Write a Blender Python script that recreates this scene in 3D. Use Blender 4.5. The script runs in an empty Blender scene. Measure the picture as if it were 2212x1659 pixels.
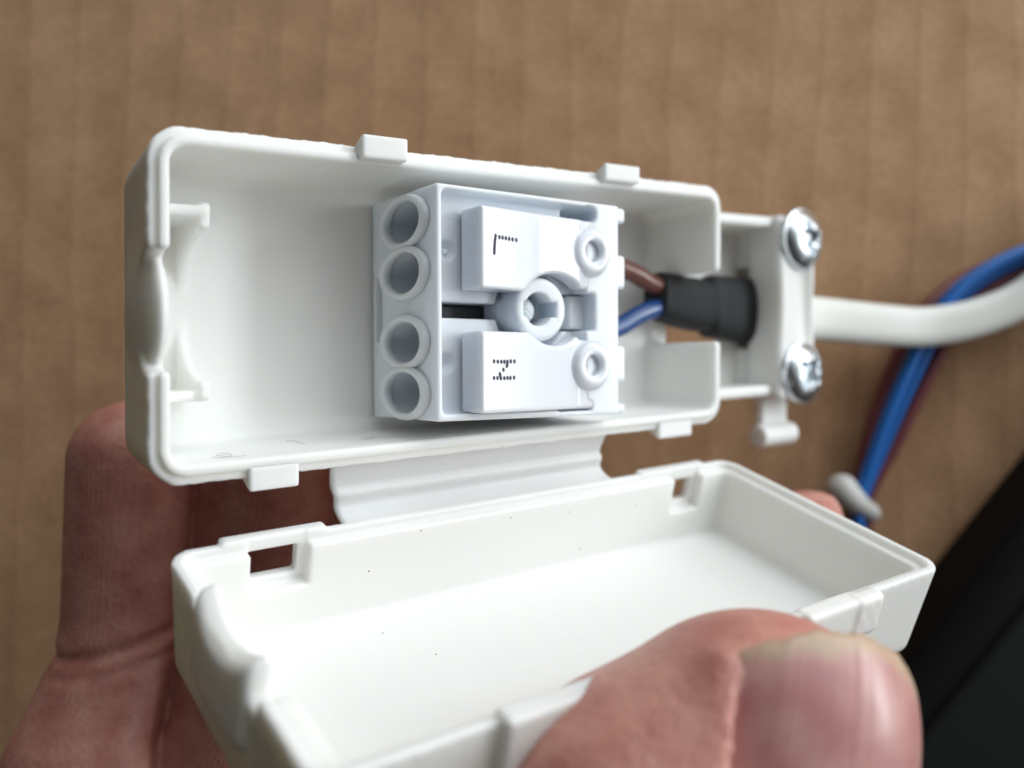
import bpy, math, random
import numpy as np
from mathutils import Matrix, Vector
C = bpy.context.scene
COL = C.collection
PI = math.pi
TABLE = 178.0            # camera height above the cardboard, millimetres
F = 1938.855 / 2212.0    # focal length / image width

# ------------------------------------------------------------------ camera
cam_data = bpy.data.cameras.new('camera')
cam = bpy.data.objects.new('camera', cam_data)
COL.objects.link(cam)
cam.location = (0, 0, TABLE / 1000)
cam_data.sensor_width = 36
cam_data.lens = 36 * F
cam_data.clip_start = 0.005
cam_data.clip_end = 20
cam_data.dof.use_dof = True
cam_data.dof.focus_distance = 0.0965
cam_data.dof.aperture_fstop = cam_data.lens / 2.1
C.camera = cam

# ------------------------------------------------------------------ world, lamps, exposure
w = bpy.data.worlds.new('World')
C.world = w
w.use_nodes = True
bg = w.node_tree.nodes['Background']
bg.inputs[0].default_value = (0.96, 0.95, 0.94, 1)
wt = w.node_tree                                  # dim room, lighter towards the window wall, darker on the photographer's side
wc = wt.nodes.new('ShaderNodeTexCoord'); wd = wt.nodes.new('ShaderNodeVectorMath'); wd.operation = 'DOT_PRODUCT'
wd.inputs[1].default_value = (0.78, 0.60, -0.22)
wt.links.new(wc.outputs['Generated'], wd.inputs[0])
wm = wt.nodes.new('ShaderNodeMapRange'); wm.inputs['From Min'].default_value = 0.0; wm.inputs['From Max'].default_value = 0.95
wm.inputs['To Min'].default_value = 0.02; wm.inputs['To Max'].default_value = 1.12
wt.links.new(wd.outputs['Value'], wm.inputs['Value']); wt.links.new(wm.outputs[0], bg.inputs[1])

def area(name, d, dist, sx, sy, power, col, target=(0.0, 0.0, 0.075)):
    l = bpy.data.lights.new(name, 'AREA')
    l.shape = 'RECTANGLE'; l.size = sx; l.size_y = sy
    l.energy = power; l.color = col
    o = bpy.data.objects.new(name, l)
    COL.objects.link(o)
    v = Vector(d).normalized()
    o.location = Vector(target) + v * dist
    o.rotation_euler = v.to_track_quat('Z', 'Y').to_euler()
    return o
area('window_light', (0.54, 0.77, 0.37), 0.62, 0.70, 0.50, 2.4, (0.87, 0.96, 1.0))
area('side_window_light', (0.975, 0.155, 0.165), 0.62, 0.30, 0.085, 1.35, (0.90, 0.97, 1.0))

C.render.engine = 'CYCLES'
C.view_settings.view_transform = 'Standard'
C.view_settings.look = 'None'
C.view_settings.exposure = 0.13
C.view_settings.gamma = 1.0
C.cycles.max_bounces = 8
C.cycles.use_denoising = True

# ------------------------------------------------------------------ poses (camera frame, mm: x right, y up, z towards the camera)
def rod(r):
    r = np.array(r, float); t = np.linalg.norm(r)
    if t < 1e-9: return np.eye(3)
    k = r / t; K = np.array([[0, -k[2], k[1]], [k[2], 0, -k[0]], [-k[1], k[0], 0]])
    return np.eye(3) + math.sin(t) * K + (1 - math.cos(t)) * K @ K
R_TRAY = np.array([[0.80371, -0.03829, 0.59379], [0.05425, 0.99849, -0.00905], [-0.59255, 0.03949, 0.80457]])
R_TRAY = rod((2.72e-02, 6.35e-01, 4.92e-02)); T_TRAY = np.array([-1.6563, 9.3221, -106.2285])
R_LID = rod((-1.1887, 0.5069, 0.4471)); T_LID = np.array([9.1366, -18.6487, -94.9789])
SHEAR = 0.0479
RBL = rod((0, -0.035, -0.041)); R_BLK = R_TRAY @ RBL
T_BLK = R_TRAY @ np.array([-10.846, 0.110, 3.834]) + T_TRAY
HX, HY = 39.75, 17.0
def at(px, py, Z):
    """real position (mm, camera frame) seen in direction px,py of a 2212 wide frame at distance Z"""
    return np.array([(px - 1106) / 1938.855 * Z, -(py - 829.5) / 1938.855 * Z, -Z])

class Frame:
    def __init__(s, R=np.eye(3), t=np.zeros(3), shear=0.0): s.R, s.t, s.shear = R, t, shear
    def cam(s, V):
        V = np.array(V, float).reshape(-1, 3).copy()
        V[:, 0] += s.shear * V[:, 1]
        return V @ s.R.T + s.t
TRAY = Frame(R_TRAY, T_TRAY, SHEAR); TRAY0 = Frame(R_TRAY, T_TRAY)
LID = Frame(R_LID, T_LID); BLK = Frame(R_BLK, T_BLK); CAM = Frame()
def to_world(V): return (np.asarray(V) + [0, 0, TABLE]) / 1000.0

# ------------------------------------------------------------------ object helpers
def thing(name, label, cat, frame, origin=(0, 0, 0), group=None, kind=None):
    o = bpy.data.objects.new(name, None); COL.objects.link(o)
    p = to_world(frame.cam([origin]))[0]
    o.matrix_world = Matrix.Translation(Vector(p)) @ Matrix(frame.R.tolist()).to_4x4()
    o.empty_display_size = 0.01
    o['label'] = label; o['category'] = cat
    if group: o['group'] = group
    if kind: o['kind'] = kind
    o['_M'] = 0
    del o['_M']
    return o
MATS = {}
def build(name, V, Fc, mat, parent=None, frame=CAM, smooth=True, label=None):
    """V in the frame's local millimetres"""
    W = to_world(frame.cam(V))
    if parent is not None:
        root = parent
        M = np.eye(4)
        while root is not None:
            B = np.array(root.matrix_basis); M = B @ M; root = root.parent
        Mi = np.linalg.inv(M)
        W = W @ Mi[:3, :3].T + Mi[:3, 3]
    me = bpy.data.meshes.new(name)
    if isinstance(Fc, np.ndarray):
        n, k = Fc.shape
        me.vertices.add(len(W)); me.vertices.foreach_set('co', W.astype(np.float32).ravel())
        me.loops.add(n * k); me.loops.foreach_set('vertex_index', Fc.astype(np.int32).ravel())
        me.polygons.add(n); me.polygons.foreach_set('loop_start', np.arange(0, n * k, k, dtype=np.int32))
        me.polygons.foreach_set('loop_total', np.full(n, k, dtype=np.int32))
        me.update(calc_edges=True)
    else:
        me.from_pydata([tuple(p) for p in W], [], Fc); me.update()
    if smooth: me.polygons.foreach_set('use_smooth', [True] * len(me.polygons))
    if not isinstance(mat, (list, tuple)): mat = [mat]
    for m in mat: me.materials.append(m)
    o = bpy.data.objects.new(name, me); COL.objects.link(o)
    if parent is not None: o.parent = parent
    if label: o['label'] = label
    return o

# ------------------------------------------------------------------ solid modelling with distance fields
def length(*a): return np.sqrt(sum(np.square(q) for q in a))
def box(x, y, z, lo, hi, r=0.2):
    cx, cy, cz = [(a + b) / 2 for a, b in zip(lo, hi)]; hx, hy, hz = [(b - a) / 2 - r for a, b in zip(lo, hi)]
    qx, qy, qz = np.abs(x - cx) - hx, np.abs(y - cy) - hy, np.abs(z - cz) - hz
    return length(np.maximum(qx, 0), np.maximum(qy, 0), np.maximum(qz, 0)) + np.minimum(np.maximum(np.maximum(qx, qy), qz), 0) - r
def rrect(x, y, hx, hy, r):
    qx, qy = np.abs(x) - hx + r, np.abs(y) - hy + r
    return length(np.maximum(qx, 0), np.maximum(qy, 0)) + np.minimum(np.maximum(qx, qy), 0) - r
def smin(a, b, k=0.3):
    h = np.maximum(k - np.abs(a - b), 0) / k
    return np.minimum(a, b) - h * h * k * 0.25
def smax(a, b, k=0.3): return -smin(-a, -b, k)
def cut(a, b, k=0.25): return smax(a, -b, k)
def ell(x, y, z, c, s):
    k0 = length((x - c[0]) / s[0], (y - c[1]) / s[1], (z - c[2]) / s[2])
    k1 = length((x - c[0]) / s[0] ** 2, (y - c[1]) / s[1] ** 2, (z - c[2]) / s[2] ** 2)
    return k0 * (k0 - 1) / np.maximum(k1, 1e-6)
def ell2(u, v, su, sv):
    k0 = length(u / su, v / sv); k1 = length(u / su ** 2, v / sv ** 2)
    return k0 * (k0 - 1) / np.maximum(k1, 1e-6)
def cone(x, y, z, a, b, ra, rb):
    """round cone between two points (numpy)"""
    a = np.asarray(a, float); b = np.asarray(b, float); d = b - a; L2 = float(d @ d)
    t = np.clip(((x - a[0]) * d[0] + (y - a[1]) * d[1] + (z - a[2]) * d[2]) / L2, 0, 1)
    return length(x - a[0] - t * d[0], y - a[1] - t * d[1], z - a[2] - t * d[2]) - (ra + (rb - ra) * t)

def solid(fn, lo, hi, h):
    """surface nets: mesh of fn < 0"""
    ax = [np.arange(l - h * 1.37, u + h * 1.5, h, dtype=np.float32) for l, u in zip(lo, hi)]
    X, Y, Z = ax[0][:, None, None], ax[1][None, :, None], ax[2][None, None, :]
    f = np.broadcast_to(fn(X, Y, Z), (len(ax[0]), len(ax[1]), len(ax[2]))).astype(np.float32)
    s = f < 0
    n = tuple(k - 1 for k in f.shape)
    cnt = np.zeros(n, np.int8)
    for i in (0, 1):
        for j in (0, 1):
            for k in (0, 1): cnt += s[i:n[0] + i, j:n[1] + j, k:n[2] + k]
    act = (cnt > 0) & (cnt < 8)
    I = np.argwhere(act)
    idx = np.full(n, -1, np.int64); idx[act] = np.arange(len(I))
    acc = np.zeros((len(I), 3)); num = np.zeros(len(I))
    for a in range(3):
        b, c = [q for q in range(3) if q != a]
        for db in (0, 1):
            for dc in (0, 1):
                p = I.copy(); p[:, b] += db; p[:, c] += dc
                q = p.copy(); q[:, a] += 1
                fa = f[tuple(p.T)]; fb = f[tuple(q.T)]
                m = (fa < 0) != (fb < 0)
                t = np.where(m, fa / np.where(m, fa - fb, 1), 0)
                v = np.zeros((len(I), 3)); v[:, a] = t; v[:, b] = db; v[:, c] = dc
                acc[m] += v[m]; num[m] += 1
    V = (I + acc / num[:, None]) * h + np.array([ax[0][0], ax[1][0], ax[2][0]])
    quads = []
    for a in range(3):
        b, c = [(1, 2), (2, 0), (0, 1)][a]
        sl0 = [slice(None)] * 3; sl1 = [slice(None)] * 3
        sl0[a] = slice(0, -1); sl1[a] = slice(1, None)
        for q in (b, c): sl0[q] = slice(1, -1); sl1[q] = slice(1, -1)
        s0, s1 = s[tuple(sl0)], s[tuple(sl1)]
        E = np.argwhere(s0 != s1)
        if not len(E): continue
        base = E.copy(); base[:, b] += 1; base[:, c] += 1
        flip = s0[tuple(E.T)]
        def cell(ob, oc):
            p = base.copy(); p[:, b] -= ob; p[:, c] -= oc
            return idx[tuple(p.T)]
        q = np.stack([cell(1, 1), cell(0, 1), cell(0, 0), cell(1, 0)], 1)
        q[~flip] = q[~flip][:, ::-1]
        quads.append(q)
    Q = np.concatenate(quads); Q = Q[(Q >= 0).all(1)]
    return V, Q

# ------------------------------------------------------------------ sweeps
def spline(P, n=12):
    P = np.array(P, float); out = []
    Q = np.vstack([2 * P[0] - P[1], P, 2 * P[-1] - P[-2]])
    for i in range(1, len(Q) - 2):
        for t in np.linspace(0, 1, n, endpoint=False):
            out.append(0.5 * ((2 * Q[i]) + (-Q[i - 1] + Q[i + 1]) * t + (2 * Q[i - 1] - 5 * Q[i] + 4 * Q[i + 1] - Q[i + 2]) * t * t
                              + (-Q[i - 1] + 3 * Q[i] - 3 * Q[i + 1] + Q[i + 2]) * t ** 3))
    out.append(Q[-2]); return np.array(out)
def tube(P, ru, rv, up=(0, 1, 0), seg=28, power=2.0, n=12):
    """P: control points; ru half size along up, rv across; scalars or per control point"""
    P = np.array(P, float); m = len(P)
    ru = np.broadcast_to(np.array(ru, float), (m,)); rv = np.broadcast_to(np.array(rv, float), (m,))
    S = spline(np.c_[P, ru, rv], n); path, RU, RV = S[:, :3], S[:, 3], S[:, 4]
    T = np.gradient(path, axis=0); T /= np.linalg.norm(T, axis=1)[:, None]
    V, Fc = [], []
    for i in range(len(path)):
        u = np.array(up, float); u = u - T[i] * (u @ T[i]); u /= np.linalg.norm(u); v = np.cross(T[i], u)
        for k in range(seg):
            a = 2 * PI * k / seg; c, s = math.cos(a), math.sin(a)
            e = (abs(c) ** power + abs(s) ** power) ** (-1 / power)
            V.append(path[i] + u * c * e * RU[i] + v * s * e * RV[i])
    for i in range(len(path) - 1):
        for k in range(seg):
            k2 = (k + 1) % seg
            Fc.append((i * seg + k, i * seg + k2, (i + 1) * seg + k2, (i + 1) * seg + k))
    Fc.append(tuple(range(seg - 1, -1, -1))); b = (len(path) - 1) * seg
    Fc.append(tuple(b + k for k in range(seg)))
    return np.array(V), Fc

# ------------------------------------------------------------------ materials
def mat(name, col, rough=0.5, metal=0.0, sss=0.0, sss_r=(1, 1, 1), sss_s=0.001, spec=0.5, noise=None, bump=None, specks=0.0):
    m = bpy.data.materials.new(name); m.use_nodes = True
    nt = m.node_tree; b = nt.nodes['Principled BSDF']
    b.inputs['Base Color'].default_value = (*col, 1); b.inputs['Roughness'].default_value = rough
    b.inputs['Metallic'].default_value = metal; b.inputs['Specular IOR Level'].default_value = spec
    if sss:
        b.inputs['Subsurface Weight'].default_value = sss
        b.inputs['Subsurface Radius'].default_value = sss_r
        b.inputs['Subsurface Scale'].default_value = sss_s
    tc = nt.nodes.new('ShaderNodeTexCoord'); out = None
    if noise:                                   # (second colour, scale, low, high)
        n = nt.nodes.new('ShaderNodeTexNoise'); n.inputs['Scale'].default_value = noise[1]; n.inputs['Detail'].default_value = 5
        nt.links.new(tc.outputs['Object'], n.inputs['Vector'])
        r = nt.nodes.new('ShaderNodeValToRGB'); r.color_ramp.elements[0].position = noise[2]; r.color_ramp.elements[1].position = noise[3]
        r.color_ramp.elements[0].color = (*col, 1); r.color_ramp.elements[1].color = (*noise[0], 1)
        nt.links.new(n.outputs['Fac'], r.inputs['Fac']); out = r.outputs['Color']
    if specks:                                  # sparse dust specks lying on the surface
        vo = nt.nodes.new('ShaderNodeTexVoronoi'); vo.inputs['Scale'].default_value = specks
        nt.links.new(tc.outputs['Object'], vo.inputs['Vector'])
        lt = nt.nodes.new('ShaderNodeMath'); lt.operation = 'LESS_THAN'; lt.inputs[1].default_value = 0.038
        nt.links.new(vo.outputs['Distance'], lt.inputs[0])
        sep = nt.nodes.new('ShaderNodeSeparateColor'); nt.links.new(vo.outputs['Color'], sep.inputs[0])
        g = nt.nodes.new('ShaderNodeMath'); g.operation = 'GREATER_THAN'; g.inputs[1].default_value = 0.72
        nt.links.new(sep.outputs[0], g.inputs[0])
        mu = nt.nodes.new('ShaderNodeMath'); mu.operation = 'MULTIPLY'
        nt.links.new(lt.outputs[0], mu.inputs[0]); nt.links.new(g.outputs[0], mu.inputs[1])
        mx = nt.nodes.new('ShaderNodeMix'); mx.data_type = 'RGBA'
        nt.links.new(mu.outputs[0], mx.inputs[0])
        if out: nt.links.new(out, mx.inputs[6])
        else: mx.inputs[6].default_value = (*col, 1)
        mx.inputs[7].default_value = (0.33, 0.31, 0.29, 1); out = mx.outputs[2]
    if out: nt.links.new(out, b.inputs['Base Color'])
    if bump:                                    # (scale, height in metres)
        n = nt.nodes.new('ShaderNodeTexNoise'); n.inputs['Scale'].default_value = bump[0]; n.inputs['Detail'].default_value = 4
        nt.links.new(tc.outputs['Object'], n.inputs['Vector'])
        bp = nt.nodes.new('ShaderNodeBump'); bp.inputs['Distance'].default_value = bump[1]; bp.inputs['Strength'].default_value = 1
        nt.links.new(n.outputs['Fac'], bp.inputs['Height']); nt.links.new(bp.outputs[0], b.inputs['Normal'])
    return m
M_WHITE = mat('cream_white_plastic', (0.86, 0.862, 0.835), 0.42, sss=0.6, sss_r=(1, 0.92, 0.75), sss_s=0.0018, spec=0.4,
              bump=(900, 0.00002), specks=330)
M_BLOCK = mat('cool_white_plastic', (0.80, 0.845, 0.905), 0.30, sss=0.65, sss_r=(0.8, 0.9, 1), sss_s=0.0016, bump=(700, 0.00001))
M_KNOB = mat('glossy_white_plastic', (0.79, 0.82, 0.875), 0.16, sss=0.6, sss_r=(0.8, 0.9, 1), sss_s=0.0016, bump=(700, 0.00001))
M_INK = mat('black_ink', (0.03, 0.025, 0.05), 0.5)
M_STEEL = mat('zinc_plated_steel', (0.70, 0.75, 0.79), 0.29, metal=1.0, bump=(2500, 0.000012))
M_RUBBER = mat('black_heat_shrink', (0.010, 0.011, 0.013), 0.62, spec=0.3, bump=(1200, 0.00003))
M_CABLE = mat('white_cable_sheath', (0.80, 0.80, 0.755), 0.45, sss=0.2, sss_s=0.001, bump=(500, 0.00002))
M_BROWN = mat('brown_insulation', (0.16, 0.06, 0.042), 0.28)
M_BLUE = mat('blue_insulation', (0.018, 0.065, 0.22), 0.25)
M_BLUE2 = mat('bright_blue_insulation', (0.010, 0.13, 0.46), 0.35)
M_RED = mat('dark_red_insulation', (0.20, 0.05, 0.055), 0.4)
M_PINK = mat('faded_red_insulation', (0.36, 0.13, 0.14), 0.4)
M_TIE = mat('grey_nylon', (0.58, 0.57, 0.54), 0.5, sss=0.3, sss_s=0.001)
M_BLACK = mat('black_plastic', (0.003, 0.003, 0.004), 0.6, spec=0.15)
M_BLACKTOP = mat('charcoal_plastic', (0.007, 0.009, 0.009), 0.6, spec=0.2)
M_LUMP = mat('rough_clear_plastic', (0.70, 0.76, 0.78), 0.35, sss=0.4, sss_s=0.001, bump=(1500, 0.0001))

# ------------------------------------------------------------------ setting: the cardboard sheet underneath
def cardboard():
    m = bpy.data.materials.new('corrugated_cardboard'); m.use_nodes = True
    nt = m.node_tree; b = nt.nodes['Principled BSDF']; b.inputs['Roughness'].default_value = 0.85
    b.inputs['Specular IOR Level'].default_value = 0.15
    tc = nt.nodes.new('ShaderNodeTexCoord')
    mp = nt.nodes.new('ShaderNodeMapping'); mp.inputs['Rotation'].default_value = (0, 0, math.radians(1.5))
    nt.links.new(tc.outputs['Object'], mp.inputs['Vector'])
    wv = nt.nodes.new('ShaderNodeTexWave'); wv.wave_type = 'BANDS'; wv.bands_direction = 'X'; wv.wave_profile = 'SAW'
    wv.inputs['Scale'].default_value = 1 / 0.0098 / 20 * PI * 2 * 0.318 * 3.15
    wv.inputs['Distortion'].default_value = 2.2; wv.inputs['Detail'].default_value = 3; wv.inputs['Detail Scale'].default_value = 0.6
    nt.links.new(mp.outputs[0], wv.inputs['Vector'])
    n = nt.nodes.new('ShaderNodeTexNoise'); n.inputs['Scale'].default_value = 95; n.inputs['Detail'].default_value = 5
    nt.links.new(tc.outputs['Object'], n.inputs['Vector'])
    n2 = nt.nodes.new('ShaderNodeTexNoise'); n2.inputs['Scale'].default_value = 900; n2.inputs['Detail'].default_value = 3
    nt.links.new(tc.outputs['Object'], n2.inputs['Vector'])
    r1 = nt.nodes.new('ShaderNodeValToRGB')
    r1.color_ramp.elements[0].position = 0.30; r1.color_ramp.elements[0].color = (0.455, 0.272, 0.152, 1)
    r1.color_ramp.elements[1].position = 0.70; r1.color_ramp.elements[1].color = (0.60, 0.372, 0.218, 1)
    nt.links.new(n.outputs['Fac'], r1.inputs['Fac'])
    r2 = nt.nodes.new('ShaderNodeValToRGB')
    e = r2.color_ramp.elements
    e[0].position = 0.0; e[0].color = (0.83, 0.79, 0.77, 1); e[1].position = 1.0; e[1].color = (0.94, 0.92, 0.90, 1)
    q = e.new(0.10); q.color = (1.04, 1.03, 1.02, 1)
    nt.links.new(wv.outputs['Fac'], r2.inputs['Fac'])
    mx = nt.nodes.new('ShaderNodeMix'); mx.data_type = 'RGBA'; mx.blend_type = 'MULTIPLY'; mx.inputs[0].default_value = 1
    nt.links.new(r1.outputs[0], mx.inputs[6]); nt.links.new(r2.outputs[0], mx.inputs[7])
    mx2 = nt.nodes.new('ShaderNodeMix'); mx2.data_type = 'RGBA'; mx2.blend_type = 'OVERLAY'; mx2.inputs[0].default_value = 0.35
    nt.links.new(mx.outputs[2], mx2.inputs[6]); nt.links.new(n2.outputs['Fac'], mx2.inputs[7])
    nt.links.new(mx2.outputs[2], b.inputs['Base Color'])
    bp = nt.nodes.new('ShaderNodeBump'); bp.inputs['Distance'].default_value = 0.0004
    nt.links.new(wv.outputs['Fac'], bp.inputs['Height']); nt.links.new(bp.outputs[0], b.inputs['Normal'])
    V = np.array([[x, y, z] for z in (-TABLE - 5, -TABLE) for x, y in ((-450, -450), (450, -450), (450, 450), (-450, 450))], float)
    Fc = [(3, 2, 1, 0), (4, 5, 6, 7), (0, 1, 5, 4), (1, 2, 6, 5), (2, 3, 7, 6), (3, 0, 4, 7)]
    o = build('cardboard_surface', V, Fc, m, smooth=False)
    o['kind'] = 'structure'
cardboard()

# ------------------------------------------------------------------ black device lying on the cardboard, bottom right
def black_device():
    t = thing('black_case', 'large black plastic case with a rounded edge, behind the thumb at bottom right', 'case', CAM, (80, -75, -TABLE))
    a = at(1943, 1436, 162); b = at(2212, 1099, 162)
    d = (b - a) / np.linalg.norm(b - a); nrm = np.array([d[1], -d[0], 0.0])
    R = np.array([d, nrm * -1, [0, 0, 1]]).T
    fr = Frame(R, np.array([a[0], a[1], -TABLE]))
    # local: x along the visible edge, y negative = into the case
    def shell(x, y, z): return box(x, y, z, (-110, -150, 0.1), (120, 0, 20), 4.0)
    V, Q = solid(shell, (-110, -150, 0), (120, 0, 20), 1.6)
    build('shell', V, Q, M_BLACK, t, fr)
    def top(x, y, z): return box(x, y, z, (-102, -143, 19.2), (112, -8.5, 20.8), 0.5)
    V, Q = solid(top, (-103, -144, 19), (113, -8, 21), 0.8)
    build('top_panel', V, Q, M_BLACKTOP, t, fr)
black_device()

# ------------------------------------------------------------------ blurred wire bundle on the cardboard, right
def wires():
    t = thing('wire_bundle', 'bundle of blue and dark red wires held by a grey tie, behind the white cable', 'wires', CAM, tuple(at(1960, 800, TABLE)))
    base = [(1858, 1165), (1858, 1085), (1905, 950), (1960, 820), (2020, 700), (2100, 610), (2230, 545), (2400, 520)]
    def run(off, z, m, r=1.25, dz=0):
        P = []
        for i, (px, py) in enumerate(base):
            k = ([0.5, 0.25, 0.68, 0.86, 0.88, 0.8, 0.8, 0.9] if off > -30 else [0.5, 0.25, 0.68, 0.9, 0.85, 0.4, -0.3, -0.5])[i]
            nx, ny = (0.9, 0.42) if i < 5 else ((0.65, 0.76) if i < 6 else (0.3, 0.95))
            P.append(at(px + off * k * nx, py + off * k * ny, z + (1.5 if off < -30 and i > 4 else 0)))
        V, Fc = tube(P, r, r, up=(0, 0, 1), seg=16)
        return build('wire', V, Fc, m, t, label='blue insulated wire' if m is M_BLUE2 else 'dark red insulated wire' if m is M_RED else 'faded red insulated wire')
    for off, z, m in ((-44, 174.5, M_RED), (-10, 170.0, M_BLUE2), (12, 172.4, M_BLUE2), (44, 174.0, M_RED), (24, 176.2, M_PINK)):
        run(off, z, m)
    def tie(x, y, z):
        c = at(1852, 1085, 171)
        e = cone(x, y, z, at(1818, 1058, 169), at(1838, 1078, 170), 3.0, 2.4)
        e = smin(e, cone(x, y, z, at(1838, 1078, 169), at(1880, 1108, 171), 1.9, 1.9), 1.5)
        return e
    c = at(1850, 1080, 171)
    V, Q = solid(tie, c - 9, c + 9, 0.4)
    build('cable_tie', V, Q, M_TIE, t)
wires()

# ------------------------------------------------------------------ junction box: tray, hinge, lid, clamp
jbox = thing('junction_box', 'open white plastic junction box with hinged lid, held in a hand above cardboard', 'junction box', TRAY0, (0, 0, -14))

def wob(x, s=1.0): return 0.05 * np.sin(x * 0.83 + s) + 0.04 * np.sin(x * 2.9 + 2 * s) + 0.05 * np.sin(x * 6.7 + s * 3) * np.sin(x * 0.61 + s)
def f_tray(x, y, z):
    dr = np.clip(-z, 0, 14) * 0.07
    flash = np.where(z > -1.2, 1.0, 0.0) * (wob(x, 1.3) + wob(y, 0.4))
    o = rrect(x, y, HX - dr, HY - dr, 3.4) - flash * 0.7
    d = smax(smax(o, z, 0.5), -z - 14, 2.2)
    d = d + np.zeros(1, np.float32)
    # tongue on the inner half of the rim
    tg = np.maximum(np.maximum(rrect(x, y, HX - 0.95, HY - 0.95, 2.6), z - 0.55), -z - 1)
    d = smin(d, tg, 0.15)
    cav = rrect(x, y, HX - 2.0 - dr * 0.8, HY - 2.0 - dr * 0.8, 1.6)
    cav = smax(cav, -z - 12.2, 1.3)
    d = smax(d, -cav, 0.35)
    # cable inlet at the near end: U notch with a thin bulged web
    u = np.maximum(ell2(y + 0.4, z, 5.7, 5.8), x + 36.5)
    d = cut(d, u, 0.5)
    d = smin(d, ell(x, y, z, (-38.25, -0.4, -6.2), (1.45, 6.4, 6.3)), 0.4)
    # saddle rib with side webs
    rib = box(x, y, z, (-33.7, -9.2, -12.6), (-32.6, 10.6, -4.0), 0.25)
    rib = cut(rib, ell2(y - 0.3, z + 4.0, 7.6, 8.4), 0.5)
    s1 = box(x, y, z, (-38, 9.2, -12.6), (-32.7, 10.3, -3.8), 0.25)
    s2 = box(x, y, z, (-38, -9.3, -12.6), (-32.7, -8.2, -4.6), 0.25)
    d = smin(smin(smin(d, rib, 0.3), s1, 0.3), s2, 0.3)
    # cable outlet at the far end
    d = cut(d, box(x, y, z, (34.5, -5.3, -11.4), (41, 4.7, 3), 1.3), 0.6)
    # strain relief base beyond the far end
    b = box(x, y, z, (39.2, -14.2, -14), (67.5, 14.2, -12.2), 0.4)
    for sgn in (1, -1):
        b = smin(b, box(x, y, z, (38.8, min(sgn * 12.6, sgn * 14.3), -14), (60, max(sgn * 12.6, sgn * 14.3), -4.6), 0.4), 0.4)
        b = smin(b, box(x, y, z, (57.6, min(sgn * 6.5, sgn * 14.3), -14), (67.5, max(sgn * 6.5, sgn * 14.3), -9.6), 0.5), 0.4)
    d = smin(d, b, 0.5)
    d = cut(d, box(x, y, z, (41.2, -7.4, -16), (54, -1.5, -8), 1.2), 0.4)
    return d
V, Q = solid(f_tray, (-41.5, -18, -14.6), (68.2, 18, 1.2), 0.26)
tray = build('tray', V, Q, M_WHITE, jbox, TRAY)
def tabs(specs, frame, parent, name='latch_tab'):
    for (x0, x1, y0, y1, z0, z1, sl) in specs:
        def f(x, y, z):
            d = box(x, y, z, (x0, y0, z0), (x1, y1, z1), 0.3)
            s = 1 if y1 > 0 else -1
            return smax(d, ((s * y) - max(abs(y0), abs(y1)) + 0.75 * (z - z0) * 0 + sl * (-(z - z1)) * 0.5) * 0.85, 0.3)
        V, Q = solid(f, (x0, y0, z0), (x1, y1, z1), 0.16)
        build(name, V, Q, M_WHITE, parent, frame)
tabs([(-18.6, -13.1, 15.35, 18.0, -3.6, 1.7, 1), (15.6, 21.8, 15.7, 18.1, -3.6, 1.6, 1),
      (-30.4, -25.2, -18.4, -15.9, -3.4, 0.75, 1), (26.6, 33.1, -18.4, -15.9, -3.4, 0.5, 1)], TRAY, tray)

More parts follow.
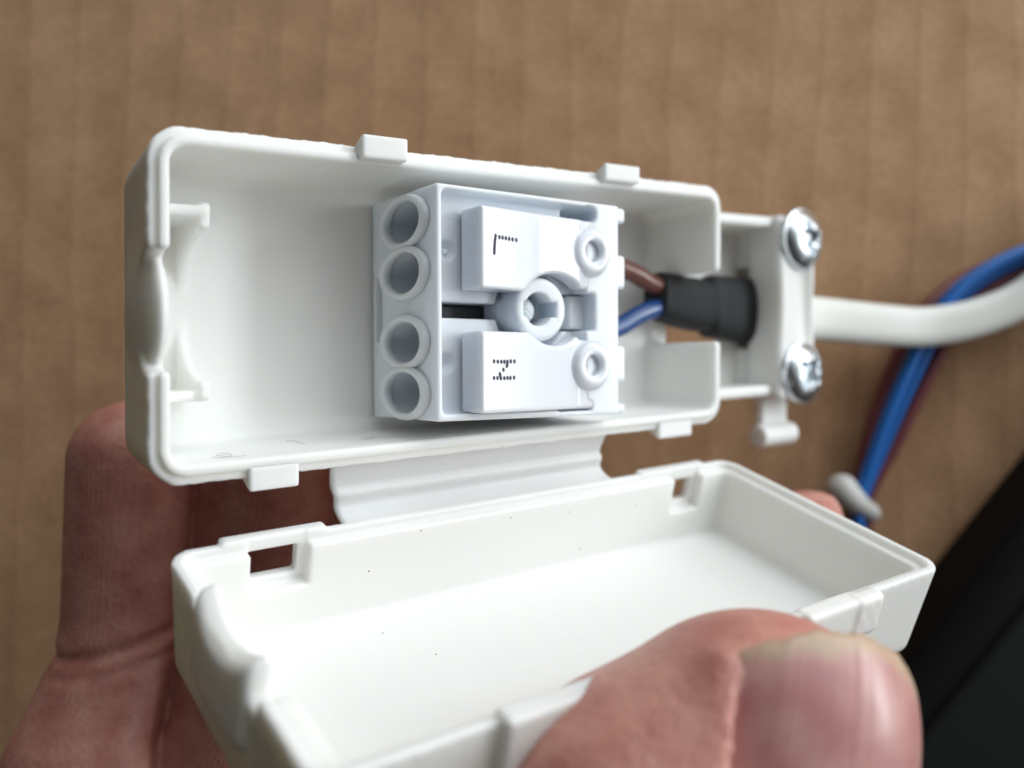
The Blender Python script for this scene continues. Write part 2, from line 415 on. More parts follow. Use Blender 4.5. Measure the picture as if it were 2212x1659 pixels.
# lid ------------------------------------------------------------------
def f_lid(x, y, z):
    dr = np.clip(-z, 0, 12) * 0.045
    flash = np.where(z > -1.2, 1.0, 0.0) * (wob(x, 2.3) + wob(y, 1.4))
    o = rrect(x, y, HX - dr, HY - dr, 2.6) - flash * 0.4
    d = smax(smax(o, z, 0.3), -z - 11.8, 1.6)
    cav = smax(rrect(x, y, HX - 2.1 - dr, HY - 2.1 - dr, 1.0), -z - 10.0, 0.8)
    # outer tabs round the latch windows
    for (a, b_, zt) in ((-34.6, -23.6, 0.42), (21.8, 34.2, 0.25)):
        d = smin(d, smax(box(x, y, z, (a, 15.6, -6.5), (b_, 17.6, zt), 0.2), -cav, 0.1), 0.25)
    for (a, b_, zt) in ((-24.6, -11.5, 0.7), (12.5, 21.8, 0.35)):
        d = smin(d, smax(box(x, y, z, (a, -18.1, -6.5), (b_, -15.6, zt), 0.5), -cav, 0.1), 0.4)
    d = smax(d, -cav, 0.3)
    # rabbet along the inside of the rim
    rb = np.maximum(rrect(x, y, HX - 1.0, HY - 1.0, 1.9), -z - 0.85)
    d = smax(d, -rb, 0.2)
    # latch windows (back and front) with a deeper pocket behind them
    for (a, b_, z0, z1) in ((-32.0, -26.7, -4.2, -1.1), (27.3, 31.9, -4.9, -1.7)):
        d = cut(d, box(x, y, z, (a, 13, z0), (b_, 20, z1), 0.15), 0.15)
        d = cut(d, box(x, y, z, (a - 0.1, 13, z0 - 0.9), (b_ + 0.8, 16.15, 3), 0.2), 0.2)
    for (a, b_, z0, z1) in ((-20.5, -13.0, -4.6, -1.9),):
        d = cut(d, box(x, y, z, (a, -20, z0), (b_, -13, z1), 0.15), 0.15)
        d = cut(d, box(x, y, z, (a - 0.1, -16.1, z0 - 0.9), (b_ + 0.8, -13, 3), 0.2), 0.2)
    # near end: rounded flap standing above the rim, small nicks either side, thicker wall beyond it
    d = cut(d, np.maximum(ell2(y - 8.1, z, 0.7, 1.0), x + 36), 0.5)
    d = cut(d, np.maximum(ell2(y + 5.8, z, 1.0, 1.7), x + 36), 0.6)
    zt = 0.2 + 1.7 * np.square((y - 1.2) / 6.0)
    bow = 0.5 - 0.5 * np.square((y - 1.2) / 6.2) - 0.05 * z
    fl = smax(smax((z - zt - (x + 38.7) * 0.35) * 0.9, np.abs(y - 1.1) - 6.2, 0.6), np.abs(x + 38.9 + bow) - 1.1, 0.8)
    fl = smax(fl, -z - 7, 2.0)
    d = smin(d, fl, 0.4)
    d = smin(d, box(x, y, z, (20.6, -18.4, -4.4), (25.3, -16.4, 0.5), 0.7) + 0.04 * np.sin(x * 3.1) * np.sin(z * 2.7 + y * 2), 0.4)
    pad = box(x, y, z, (-39.0, -15.5, -10.4), (-36.3, -6.0, -0.9), 0.7)
    d = smin(d, pad, 0.6)
    return d
V, Q = solid(f_lid, (-40.5, -18.6, -12.2), (40.3, 18.2, 2.8), 0.24)
lid = build('lid', V, Q, M_WHITE, jbox, LID)

# living hinge -----------------------------------------------------------
def hinge():
    N, K = 60, 26
    V = []; back = -(R_TRAY[:, 2] * 0.8 + R_LID[:, 2] * 0.35); back /= np.linalg.norm(back)
    xs = np.linspace(0, 1, N)
    for side in (0, 1):
        for i in xs:
            for j in range(K):
                t = j / (K - 1)
                bulge = math.sin(PI * min(1, max(0, t)))
                narrow = 0.9 * bulge
                x0, x1 = -20.9 + narrow * 0.3, 18.7 - narrow * 0.9
                xx = x0 + (x1 - x0) * i
                a = TRAY.cam([[xx, -16.3, -1.0]])[0]; b = LID.cam([[xx, 16.2, -1.0]])[0]
                p = a + (b - a) * t
                off = 2.7 * bulge - 0.75 * math.exp(-((t - 0.42) / 0.085) ** 2)
                p = p + back * off
                # thickness
                V.append(p + back * (0.55 if side else 0.0))
    F1 = []; S = N * K
    idx = lambda s, i, j: s * S + i * K + j
    for i in range(N - 1):
        for j in range(K - 1):
            F1.append((idx(0, i, j), idx(0, i, j + 1), idx(0, i + 1, j + 1), idx(0, i + 1, j)))
            F1.append((idx(1, i, j), idx(1, i + 1, j), idx(1, i + 1, j + 1), idx(1, i, j + 1)))
    for j in range(K - 1):
        F1.append((idx(0, 0, j), idx(1, 0, j), idx(1, 0, j + 1), idx(0, 0, j + 1)))
        F1.append((idx(0, N - 1, j), idx(0, N - 1, j + 1), idx(1, N - 1, j + 1), idx(1, N - 1, j)))
    for i in range(N - 1):
        F1.append((idx(0, i, 0), idx(0, i + 1, 0), idx(1, i + 1, 0), idx(1, i, 0)))
        F1.append((idx(0, i, K - 1), idx(1, i, K - 1), idx(1, i + 1, K - 1), idx(0, i + 1, K - 1)))
    o = build('hinge', V, F1, M_WHITE, jbox)
    o.data.polygons.foreach_set('use_smooth', [True] * len(o.data.polygons))
hinge()

# cable clamp ------------------------------------------------------------
def f_bar(x, y, z):
    d = box(x, y, z, (57.2, -15.2, -9.8), (66.8, 14.5, -3.0), 1.1)
    d = cut(d, ell(x, y, z, (64.2, 0, -2.2), (2.1, 9.2, 2.2)), 0.7)
    d = cut(d, np.maximum(ell2(y + 0.8, z + 12.0, 6.2, 3.6), np.abs(x - 62) - 8), 0.6)
    d = smax(d, -ell2(x - 54.0, y, 3.7, 10.0) * 0.9, 0.8)
    d = smin(d, box(x, y, z, (57.6, -20.6, -8.4), (64.2, -13.6, -6.6), 0.5), 0.8)
    d = smin(d, np.maximum(length(y + 21.0, z + 6.6) - 1.8, np.abs(x - 60.6) - 4.3), 0.6)
    return d
V, Q = solid(f_bar, (55.5, -23, -10.2), (67.2, 15, -2), 0.25)
clamp = build('cable_clamp', V, Q, M_WHITE, jbox, TRAY)
def f_screw(x, y, z):
    d = ell(x, y, z, (0, 0, -0.2), (4.75, 4.75, 2.6))
    d = smax(smax(d, -z, 0.3), z - 2.15, 0.5)
    d = smin(d, np.maximum(length(x, y) - 4.95, np.abs(z - 0.2) - 0.35), 0.4)
    r = length(x, y)
    q = np.maximum(np.minimum(np.maximum(np.abs(x) - 0.6, np.abs(y) - 2.7), np.maximum(np.abs(y) - 0.6, np.abs(x) - 2.7)), 0.7 - z)
    q = np.minimum(q, np.maximum(r - 1.9 - (z - 2.1) * 0.8, 0.7 - z))
    u, v = (x + y) * 0.7071, (x - y) * 0.7071
    q = np.minimum(q, np.maximum(np.minimum(np.maximum(np.abs(u) - 0.2, np.abs(v) - 2.6), np.maximum(np.abs(v) - 0.2, np.abs(u) - 2.6)), 1.75 - z))
    return smax(d, -q, 0.15)
VS, QS = solid(f_screw, (-5.1, -5.1, -0.4), (5.1, 5.1, 3.1), 0.11)
for (sx, sy, a) in ((62.9, 10.7, 0.3), (62.2, -10.9, 0.9)):
    c, s = math.cos(a), math.sin(a)
    W = VS.copy(); W[:, 0] = VS[:, 0] * c - VS[:, 1] * s + sx; W[:, 1] = VS[:, 0] * s + VS[:, 1] * c + sy; W[:, 2] += -3.0
    build('screw', W, QS, M_STEEL, clamp, TRAY0)

# ------------------------------------------------------------------ terminal block
blk = thing('terminal_block', 'bluish white two-pole push-in terminal block marked L and N, sitting inside the open box', 'terminal block', BLK, (13, 0, -15.6))
PORTS = (9.55, 3.75, -4.15, -9.9)
K_LEV = 2.3 / 15
def f_house(x, y, z):
    d = box(x, y, z, (0, -12.9, -13.3), (25.9, 12.9, 0), 0.22)
    d = smin(d, box(x, y, z, (0.0, -13.0, -15.8), (26.0, 12.9, -13.0), 0.2), 0.1)
    # shallow pan under the levers
    fl = -2.3 - 0.02 * x
    pan = smax(rrect(x - 10.7, y - 0.1, 10.0, 12.25, 0.6), fl - z, 0.5)
    d = smax(d, -pan, 0.2)
    # raised middle steps beside the slot
    d = smin(d, box(x, y, z, (9.0, -3.4, -6), (12.5, 2.6, -3.4), 0.3), 0.3)
    # long slot, deep
    d = cut(d, box(x, y, z, (1.9, -1.5, -14), (10.3, 0.3, 1), 0.1), 0.12)
    # well round the boss and right pocket
    d = cut(d, np.maximum(ell2(x - 14.4, y + 0.4, 5.2, 4.9), -6.5 - z), 0.3)
    d = cut(d, box(x, y, z, (14.4, -2.6, -6.0), (22.1, 1.9, 1), 0.35), 0.3)
    d = smin(d, box(x, y, z, (19.8, -2.4, -8), (22.5, 1.7, -2.2), 0.3), 0.2)
    # notch at the top right of the frame, and one below
    d = cut(d, box(x, y, z, (18.9, 10.9, -5.2), (21.6, 12.2, 1), 0.3), 0.2)
    d = cut(d, box(x, y, z, (20.2, 10.4, -4.2), (22.3, 12.5, 1), 0.9), 0.3)
    d = cut(d, box(x, y, z, (16.5, -12.3, -5.2), (21.6, -11.2, 1), 0.3), 0.2)
    # dimples
    d = cut(d, ell(x, y, z, (2.7, 6.1, -2.0), (1.15, 1.15, 1.1)), 0.3)
    d = cut(d, ell(x, y, z, (2.6, -6.5, -2.0), (1.15, 1.15, 1.1)), 0.3)
    d = smin(d, box(x, y, z, (2.4, 5.6, -3.3), (3.0, 6.2, -2.5), 0.25), 0.1)
    # nubs on the far side
    for y0, y1 in ((10.9, 12.8), (2.7, 6.9), (-8.9, -4.4), (-12.9, -11.6)):
        d = smin(d, box(x, y, z, (25.4, y0, -4.0), (27.5, y1, -0.5), 0.45), 0.3)
    # recess in the near foot
    d = cut(d, box(x, y, z, (-1, -3.9, -15.0), (0.9, 3.9, -13.2), 0.1), 0.1)
    # wire openings
    for yc in PORTS:
        d = cut(d, np.maximum(ell2(z + 7.2, y - yc, 4.5 - 0.12 * x, 2.45 - 0.05 * x), x - 9), 0.4)
    # sockets for the cable cores
    for yc in (5.6, -2.4): 
        d = cut(d, np.maximum(length(y - yc, z + 8.8) - 1.7, 22 - x), 0.2)
    return d
V, Q = solid(f_house, (-0.3, -13.3, -16.1), (27.9, 13.3, 0.4), 0.15)
house = build('housing', V, Q, M_BLOCK, blk, BLK)
for yc in PORTS:
    def f(x, y, z):
        o = ell2(z + 7.15, y - yc, 5.75, 3.15); i = ell2(z + 7.2, y - yc, 4.25, 2.3)
        d = smax(np.maximum(o + 0.0 * x, -i), np.abs(x + 0.05) - 0.75, 0.7)
        return d
    V, Q = solid(f, (-1, yc - 3.4, -13.2), (0.9, yc + 3.4, -1.1), 0.13)
    build('wire_port', V, Q, M_BLOCK, blk, BLK)
V, Q = solid(lambda x, y, z: box(x, y, z, (1.95, -1.42, -13.2), (10.0, 0.22, -5.5), 0.15), (1.9, -1.5, -13.3), (10.1, 0.3, -5.4), 0.15)
build('slot_shade_fill', V, Q, mat('slot_shade_dark', (0.035, 0.037, 0.042), 0.45, metal=0.6), blk, BLK)  # added dark filler: the slot's deep shade put in as colour, no real contact
# centre boss
def f_boss(x, y, z):
    r = length(x - 13.9, y + 0.3)
    d = smax(r - 3.65 - np.clip(-z, 0, 6) * 0.12, z - 0.15, 0.6)
    d = smax(d, -z - 7, 0.3)
    d = smin(d, box(x, y, z, (9.9, -1.4, -7), (12, 0.8, -2.8), 0.5), 0.7)
    d = cut(d, np.maximum(length(x - 13.5, y + 0.3) - 1.95, -z - 6), 0.15)
    d = cut(d, box(x, y, z, (11.4, -1.2, -3.2), (16.1, 0.6, 3), 0.1), 0.15)
    return d
V, Q = solid(f_boss, (8.6, -5, -7.2), (18.5, 4.4, 0.4), 0.13)
boss = build('screw_boss', V, Q, M_BLOCK, blk, BLK)
def f_lump(x, y, z):
    d = ell(x, y, z, (12.9, -0.4, -2.2), (1.3, 1.5, 1.2))
    return d + 0.09 * np.sin(x * 9) * np.sin(y * 11 + 1) + 0.05 * np.sin(y * 23) * np.sin(z * 17)
V, Q = solid(f_lump, (11.2, -2.2, -3.8), (14.6, 1.4, -0.7), 0.1)
build('plug', V, Q, M_LUMP, boss, BLK)
# levers (push buttons)
def make_lever(sgn, yc_ring, letters):
    s = sgn; off = 0.0 if s > 0 else 1.45; bc = 0.3 if s > 0 else 1.15
    def f(x, y, z):
        yy = y * s - off                # mirrored: works in +y
        zt = 2.3 - (x - 4.4) * K_LEV
        if s > 0: zt = np.where(x > 13.1 + 0.25 * np.sin(yy * 2.2), np.minimum(0.97 - (x - 13.1) * 0.08, (20.6 - x) * 0.35), zt)
        bot = np.where(x < 7.5, -2.0 + 0 * x, -2.0) 
        d = box(x, yy, z, (4.1, 1.6, -2.0), (25.8, 10.6, 3.5), 0.35)
        d = smax(d, (z - np.maximum(zt, -0.02 - 0 * x)) * 0.985, 0.35)
        d = smax(d, -(x - 4.1) + 0 * z, 0.5)
        # curved cut-out round the boss
        d = cut(d, np.maximum(ell2(x - 15.6, yy + bc - 0.2, 5.1, 4.0), -5 - z), 0.5)
        d = cut(d, box(x, yy, z, (19.5, -3, -4), (22.2, 2.6 - 0.3, 4), 0.6), 0.5)
        # ring
        rx, ry = 21.3, abs(yc_ring) - off
        r = length(x - rx, yy - ry)
        ring = smax(r - 2.55 - np.clip(1.0 - z, 0, 1) * 0.35, np.abs(z + 0.2) - 1.15, 0.5)
        d = smin(d, ring, 0.3)
        d = cut(d, np.maximum(r - 1.25, -1.9 - z), 0.45)
        return d
    y0, y1 = (1.2, 11) if s > 0 else (-12.4, -2.6)
    V, Q = solid(f, (3.9, y0, -2.3), (26, y1, 2.6), 0.13)
    lev = build('lever', V, Q, M_KNOB, blk, BLK)
    # dot-matrix letter printed on it
    vv, ff = [], []
    for (px, py) in letters:
        base = len(vv); n = 12
        zt = 2.3 - (px - 4.4) * K_LEV
        for k in range(n):
            a = 2 * PI * k / n
            X, Y = px + 0.20 * math.cos(a), py + 0.25 * math.sin(a)
            for dz in (0.012, -0.1):
                vv.append((X, Y, 2.3 - (X - 4.4) * K_LEV + dz))
        ff.append([base + 2 * k for k in range(n)])
        for k in range(n):
            k2 = (k + 1) % n
            ff.append((base + 2 * k, base + 2 * k + 1, base + 2 * k2 + 1, base + 2 * k2))
    build('printed_letter', vv, ff, M_INK, lev, BLK, smooth=False)
L_DOTS = [(6.30, 7.40), (6.86, 7.31), (7.33, 7.30), (7.81, 7.28), (8.31, 7.26), (8.82, 7.25), (9.39, 7.23),
          (6.24, 7.1), (6.18, 6.80), (6.16, 6.5), (6.14, 6.25), (6.12, 5.99), (6.11, 5.75), (6.10, 5.51)]
N_DOTS = [(5.99, -6.38), (6.54, -6.41), (7.06, -6.41), (7.52, -6.41), (7.97, -6.41), (8.47, -6.37), (9.03, -6.37),
          (5.98, -8.20), (6.48, -8.20), (6.99, -8.24), (7.50, -8.24), (7.96, -8.22), (8.41, -8.22), (8.96, -8.20),
          (7.94, -6.65), (7.88, -6.88), (7.37, -7.29), (6.83, -7.78), (6.9, -8.0)]
make_lever(1, 6.9, L_DOTS)
make_lever(-1, -6.8, N_DOTS)

# ------------------------------------------------------------------ lint fibres on the tray's lower inner wall
LINT = [[(-33.0, -2.6), (-31.8, -1.6), (-30.9, -3.0), (-31.4, -4.6), (-32.2, -3.4), (-30.9, -1.5), (-29.8, -1.9)],
        [(-22.9, -8.4), (-22.0, -7.6), (-22.3, -6.4), (-21.9, -5.4)],
        [(-15.6, -4.6), (-14.6, -4.0), (-13.9, -4.8), (-14.7, -5.5), (-13.0, -4.9), (-11.8, -3.8), (-11.4, -2.7)]]
M_LINT = mat('grey_lint', (0.5, 0.49, 0.47), 0.9)
for lab, pts in (('tiny looped grey lint fibre on the lower inner wall near the left corner', LINT[0]),
                 ('tiny hooked grey lint fibre on the lower inner wall left of the terminal block', LINT[1]),
                 ('tiny curled grey lint fibre on the lower inner wall below the terminal block', LINT[2])):
    V, Fc = tube([(x, -(15.0 + 0.056 * z) + 0.05, z) for k, (x, z) in enumerate(pts)], 0.026, 0.026, up=(0, 1, 0), seg=8, n=6)
    o = build('lint_fibre', V, Fc, M_LINT, None, TRAY)
    o['label'] = lab; o['category'] = 'lint'; o['group'] = 'lint fibres on the box wall'

# ------------------------------------------------------------------ mains cable
cab = thing('mains_cable', 'flat white mains cable with black heat-shrink sleeve, brown and blue cores', 'cable', TRAY0, (58, -0.5, -7))
L = lambda *p: TRAY0.cam([p])[0]
V, Fc = tube([L(50, -0.4, -9.6), L(60, -0.8, -10.6), L(68, -1.7, -10.9), L(77, -2.0, -10.4), at(1900, 702, 165), at(2000, 706, 168), at(2110, 686, 169), at(2215, 640, 169), at(2330, 545, 168), at(2450, 420, 168)],
             [3.7, 3.8, 3.9, 3.9, 3.8, 3.7, 3.6, 3.5, 3.5, 3.5], 2.3, up=(0, 1, 0), seg=40, power=3.0)
build('sheath', V, Fc, M_CABLE, cab)
V, Fc = tube([L(34.0, 1.76, -7.5), L(35.2, 1.6, -7.65), L(39.5, 0.95, -8.2), L(44.6, 0.41, -8.8), L(46.0, 0.3, -8.95), L(47.2, 0.24, -9.05), L(49, 0.15, -9.25), L(53.65, -0.19, -9.8), L(59.0, -0.56, -10.3), L(63, -0.9, -10.5)],
             [3.4, 3.6, 3.95, 4.1, 3.8, 4.85, 4.95, 5.25, 5.5, 5.5], [2.2, 2.35, 2.4, 2.4, 2.3, 2.6, 2.7, 2.6, 2.4, 2.4], up=tuple(R_TRAY[:, 1]), seg=44, power=2.8, n=10)
build('heat_shrink_sleeve', V, Fc, M_RUBBER, cab)
V, Fc = tube([L(12, 6.2, -6.6), L(19, 6.2, -6.8), L(25, 6.0, -7.1), L(29.2, 5.1, -7.3), L(33, 3.55, -7.3), L(38, 2.4, -7.6)], 1.4, 1.4, seg=24)
build('brown_core', V, Fc, M_BROWN, cab)
V, Fc = tube([L(12, -2.9, -6.6), L(21, -3.4, -6.9), L(26, -2.7, -7.1), L(29.8, -1.2, -7.3), L(33.4, -0.2, -7.3), L(38, 0.2, -7.6)], 1.4, 1.4, seg=24)
build('blue_core', V, Fc, M_BLUE, cab)

# ------------------------------------------------------------------ hand
def skin_material():
    m = bpy.data.materials.new('skin'); m.use_nodes = True
    nt = m.node_tree; b = nt.nodes['Principled BSDF']
    b.inputs['Roughness'].default_value = 0.42; b.inputs['Specular IOR Level'].default_value = 0.45
    b.inputs['Subsurface Weight'].default_value = 0.35
    b.inputs['Subsurface Radius'].default_value = (1.0, 0.32, 0.18); b.inputs['Subsurface Scale'].default_value = 0.0022
    tc = nt.nodes.new('ShaderNodeTexCoord')
    n = nt.nodes.new('ShaderNodeTexNoise'); n.inputs['Scale'].default_value = 230; n.inputs['Detail'].default_value = 7
    nt.links.new(tc.outputs['Object'], n.inputs['Vector'])
    r = nt.nodes.new('ShaderNodeValToRGB'); e = r.color_ramp.elements
    e[0].position = 0.33; e[0].color = (0.49, 0.19, 0.155, 1); e[1].position = 0.68; e[1].color = (0.66, 0.335, 0.27, 1)
    nt.links.new(n.outputs['Fac'], r.inputs['Fac']); nt.links.new(r.outputs[0], b.inputs['Base Color'])
    # friction ridges and fine creases
    wv = nt.nodes.new('ShaderNodeTexWave'); wv.bands_direction = 'DIAGONAL'; wv.inputs['Scale'].default_value = 620
    wv.inputs['Distortion'].default_value = 5; wv.inputs['Detail'].default_value = 1; wv.inputs['Detail Scale'].default_value = 0.3
    mp = nt.nodes.new('ShaderNodeMapping'); mp.inputs['Rotation'].default_value = (0.2, 0.1, math.radians(55))
    nt.links.new(tc.outputs['Object'], mp.inputs['Vector']); nt.links.new(mp.outputs[0], wv.inputs['Vector'])
    n3 = nt.nodes.new('ShaderNodeTexNoise'); n3.inputs['Scale'].default_value = 1100; n3.inputs['Detail'].default_value = 5
    nt.links.new(tc.outputs['Object'], n3.inputs['Vector'])
    ad = nt.nodes.new('ShaderNodeMath'); ad.operation = 'MULTIPLY_ADD'; ad.inputs[1].default_value = 0.16
    nt.links.new(wv.outputs['Fac'], ad.inputs[0]); nt.links.new(n3.outputs['Fac'], ad.inputs[2])
    bp = nt.nodes.new('ShaderNodeBump'); bp.inputs['Distance'].default_value = 0.00015
    nt.links.new(ad.outputs[0], bp.inputs['Height']); nt.links.new(bp.outputs[0], b.inputs['Normal'])
    return m
M_SKIN = skin_material()
# thumb frame
TH_C = at(1656, 1662, 74.0)                       # centre of the tip
TH_AX = np.array([0.285, 0.95, -0.33]); TH_AX /= np.linalg.norm(TH_AX)
NN = np.array([0.276, 0.179, 0.946]); NN -= TH_AX * (NN @ TH_AX); NN /= np.linalg.norm(NN)   # nail faces here
NW = np.cross(TH_AX, NN)                          # across the nail, to the right
if NW[0] < 0: NW = -NW
def thumb_uvw(x, y, z):
    dx, dy, dz = x - TH_C[0], y - TH_C[1], z - TH_C[2]
    return (dx * NW[0] + dy * NW[1] + dz * NW[2], dx * TH_AX[0] + dy * TH_AX[1] + dz * TH_AX[2], dx * NN[0] + dy * NN[1] + dz * NN[2])
def f_hand(x, y, z):
    # thumb: slightly flattened tip, long phalanges running off to the lower left
    u, v, w = thumb_uvw(x, y, z)
    tip = ell(u, v, w, (0, -0.3, 0), (13.0, 13.0, 10.5))
    j1, j2, j3 = at(1385, 1800, 73), at(1150, 1975, 77), at(1000, 2500, 92)
    th = smin(tip, cone(x, y, z, TH_C + np.array([-3.0, 0.1, -0.5]), j1, 11.3, 11.9), 3.0)
    th = smin(th, cone(x, y, z, j1, j2, 12.0, 13.0), 4.0)
    th = smin(th, cone(x, y, z, j2, j3, 13.0, 15.0), 6.0)
    # nail bed: flatten the dorsal side a little, with a fold beside it
    bed = length(u, w + 1.85) - 12.2
    inside = smax(np.maximum(-8.6 - u, u - 14), np.abs(v + 2.0) - 14.5, 1.0)
    th = smax(th, -smax(smax(inside, -w - 0.0, 0.5), -bed, 0.2), 0.3)
    fold = cone(x, y, z, TH_C + NW * -8.9 + NN * 5.7 + TH_AX * 6.5, TH_C + NW * -9.4 + NN * 6.2 + TH_AX * -14, 0.9, 2.0)
    th = smin(th, fold, 1.6)
    d = th
    # little finger
    p0, p1, p2, p3 = at(283, 995, 121), at(272, 1370, 120), at(180, 1660, 115), at(420, 2350, 108)
    f = smin(cone(x, y, z, p0, p1, 8.0, 8.0), cone(x, y, z, p1, p2, 7.9, 8.8), 0.9)
    f = smin(f, cone(x, y, z, p2, p3, 9.0, 10.5), 3)
    def crease(px, py, Z, dx, dy, a, wd):
        c = at(px, py, Z); return a * np.exp(-np.square(((x - c[0]) * dx + (y - c[1]) * dy + 0.15 * (z - c[2])) / wd)) * (np.square(x - c[0]) + np.square(y - c[1]) < 400)
    f = f + crease(215, 1405, 114, -0.18, 0.98, 0.7, 0.8) + crease(210, 1440, 114, -0.1, 0.98, 0.3, 0.6)
    d = smin(d, f, 0.3)
    # ring finger
    q0, q1, q2, q3 = at(578, 800, 128), at(580, 1180, 127), at(512, 1650, 121), at(640, 2350, 108)
    f = smin(cone(x, y, z, q0, q1, 9.3, 10.0), cone(x, y, z, q1, q2, 10.0, 10.0), 1.5)
    f = smin(f, cone(x, y, z, q2, q3, 10.0, 11.5), 3)
    d = smin(d, f, 0.3)
    # middle finger
    q0, q1, q2, q3 = at(900, 960, 132), at(880, 1300, 130), at(850, 1700, 122), at(880, 2350, 108)
    f = smin(cone(x, y, z, q0, q1, 8.6, 9.2), cone(x, y, z, q1, q2, 9.2, 9.8), 1.5)
    f = smin(f, cone(x, y, z, q2, q3, 9.8, 11.5), 3)
    d = smin(d, f, 1.0)
    # index finger reaching behind the lid
    q0, q1, q2, q3 = at(1745, 1172, 141), at(1640, 1500, 134), at(1330, 1950, 120), at(1120, 2350, 108)
    f = smin(cone(x, y, z, q0, q1, 8.2, 8.8), cone(x, y, z, q1, q2, 8.8, 9.5), 1.5)
    f = smin(f, cone(x, y, z, q2, q3, 9.5, 11.5), 3)
    d = smin(d, f, 1.0)
    # palm below the frame
    pc = at(800, 2500, 105)
    d = smin(d, ell(x, y, z, pc, (44, 30, 15)), 9)
    return d
lo = np.array([-72, -112, -145]); hi = np.array([50, 5, -62])
# the thumb tip needs finer detail than the rest: mesh the hand once, fine
V, Q = solid(f_hand, lo, hi, 0.5)
hand = thing('hand', 'right hand holding the junction box, fingers behind it and thumb pressing the lid', 'hand', CAM, tuple(at(800, 2500, 105)))
build('skin', V, Q, M_SKIN, hand)

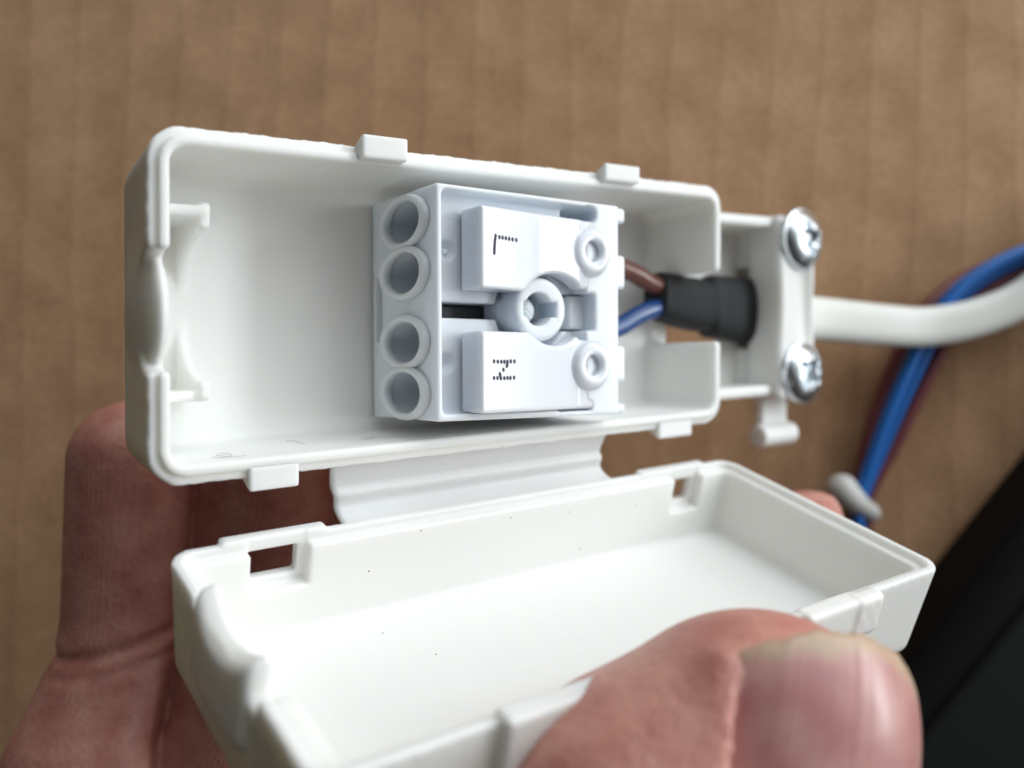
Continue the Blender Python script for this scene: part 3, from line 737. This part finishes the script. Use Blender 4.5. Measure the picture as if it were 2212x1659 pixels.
# thumb nail: curved plate with a free edge
def nail():
    m = bpy.data.materials.new('fingernail'); m.use_nodes = True
    nt = m.node_tree; b = nt.nodes['Principled BSDF']
    b.inputs['Roughness'].default_value = 0.36; b.inputs['Coat Weight'].default_value = 0.12; b.inputs['Coat Roughness'].default_value = 0.2
    b.inputs['Subsurface Weight'].default_value = 0.3; b.inputs['Subsurface Radius'].default_value = (1, 0.5, 0.4); b.inputs['Subsurface Scale'].default_value = 0.001
    at_ = nt.nodes.new('ShaderNodeAttribute'); at_.attribute_name = 'nail'; at_.attribute_type = 'GEOMETRY'
    sp = nt.nodes.new('ShaderNodeSeparateXYZ'); nt.links.new(at_.outputs['Vector'], sp.inputs[0])
    tc = nt.nodes.new('ShaderNodeTexCoord')
    n = nt.nodes.new('ShaderNodeTexNoise'); n.inputs['Scale'].default_value = 220; n.inputs['Detail'].default_value = 4
    nt.links.new(tc.outputs['Object'], n.inputs['Vector'])
    bed = nt.nodes.new('ShaderNodeValToRGB'); e = bed.color_ramp.elements
    e[0].position = 0.35; e[0].color = (0.46, 0.19, 0.185, 1); e[1].position = 0.65; e[1].color = (0.56, 0.30, 0.265, 1)
    nt.links.new(n.outputs['Fac'], bed.inputs['Fac'])
    ad = nt.nodes.new('ShaderNodeMath'); ad.operation = 'MULTIPLY_ADD'; ad.inputs[1].default_value = 0.6
    nt.links.new(n.outputs['Fac'], ad.inputs[0]); nt.links.new(sp.outputs[1], ad.inputs[2])
    rr = nt.nodes.new('ShaderNodeValToRGB'); rr.color_ramp.elements[0].position = 0.22; rr.color_ramp.elements[1].position = 0.50
    rr.color_ramp.elements[0].color = (1, 1, 1, 1); rr.color_ramp.elements[1].color = (0, 0, 0, 1)
    dv = nt.nodes.new('ShaderNodeMath'); dv.operation = 'DIVIDE'; dv.inputs[1].default_value = 5.0
    nt.links.new(ad.outputs[0], dv.inputs[0]); nt.links.new(dv.outputs[0], rr.inputs['Fac'])
    mx = nt.nodes.new('ShaderNodeMix'); mx.data_type = 'RGBA'
    nt.links.new(rr.outputs[0], mx.inputs[0]); nt.links.new(bed.outputs[0], mx.inputs[6]); mx.inputs[7].default_value = (0.54, 0.39, 0.27, 1)
    nt.links.new(mx.outputs[2], b.inputs['Base Color'])
    # lengthwise ridges
    wv = nt.nodes.new('ShaderNodeTexNoise'); wv.noise_dimensions = '1D'; wv.inputs['Scale'].default_value = 9; wv.inputs['Detail'].default_value = 3
    nt.links.new(sp.outputs[0], wv.inputs['W'])
    bp = nt.nodes.new('ShaderNodeBump'); bp.inputs['Distance'].default_value = 0.00022
    nt.links.new(wv.outputs['Fac'], bp.inputs['Height']); nt.links.new(bp.outputs[0], b.inputs['Normal'])
    nu, nv = 60, 70; V = []; A = []
    for side in (0, 1):
        for i in range(nu):
            q = i / (nu - 1); th = math.radians(-46 + 110 * q); s = q * 2 - 1
            vt = 11.5 - 4.2 * abs(s) ** 2.2 + 0.12 * math.sin(q * 31) + 0.08 * math.sin(q * 77)
            for j in range(nv):
                t = j / (nv - 1); v = -16 + (vt + 16) * t
                rad = 12.45 - (0.4 if side else 0) - max(0, (v - 3)) ** 2 * 0.026
                if t > 0.97: rad -= (t - 0.97) * 4
                V.append(TH_C + NW * (rad * math.sin(th)) + NN * (rad * math.cos(th) - 1.85) + TH_AX * v)
                A.append((q, min(vt - v, (1 - q) * 22) + 0.35 * math.sin(q * 13 + 1) + 0.2 * math.sin(q * 37), 0))
    S = nu * nv; Fc = []
    ix = lambda q, i, j: q * S + i * nv + j
    for i in range(nu - 1):
        for j in range(nv - 1):
            Fc.append((ix(0, i, j), ix(0, i + 1, j), ix(0, i + 1, j + 1), ix(0, i, j + 1)))
            Fc.append((ix(1, i, j), ix(1, i, j + 1), ix(1, i + 1, j + 1), ix(1, i + 1, j)))
    for i in range(nu - 1):
        Fc.append((ix(0, i, nv - 1), ix(0, i + 1, nv - 1), ix(1, i + 1, nv - 1), ix(1, i, nv - 1)))
        Fc.append((ix(0, i, 0), ix(1, i, 0), ix(1, i + 1, 0), ix(0, i + 1, 0)))
    for j in range(nv - 1):
        Fc.append((ix(0, 0, j), ix(0, 0, j + 1), ix(1, 0, j + 1), ix(1, 0, j)))
        Fc.append((ix(0, nu - 1, j), ix(1, nu - 1, j), ix(1, nu - 1, j + 1), ix(0, nu - 1, j + 1)))
    o = build('thumbnail', V, Fc, m, hand)
    a = o.data.attributes.new('nail', 'FLOAT_VECTOR', 'POINT')
    a.data.foreach_set('vector', np.array(A, np.float32).ravel())
nail()
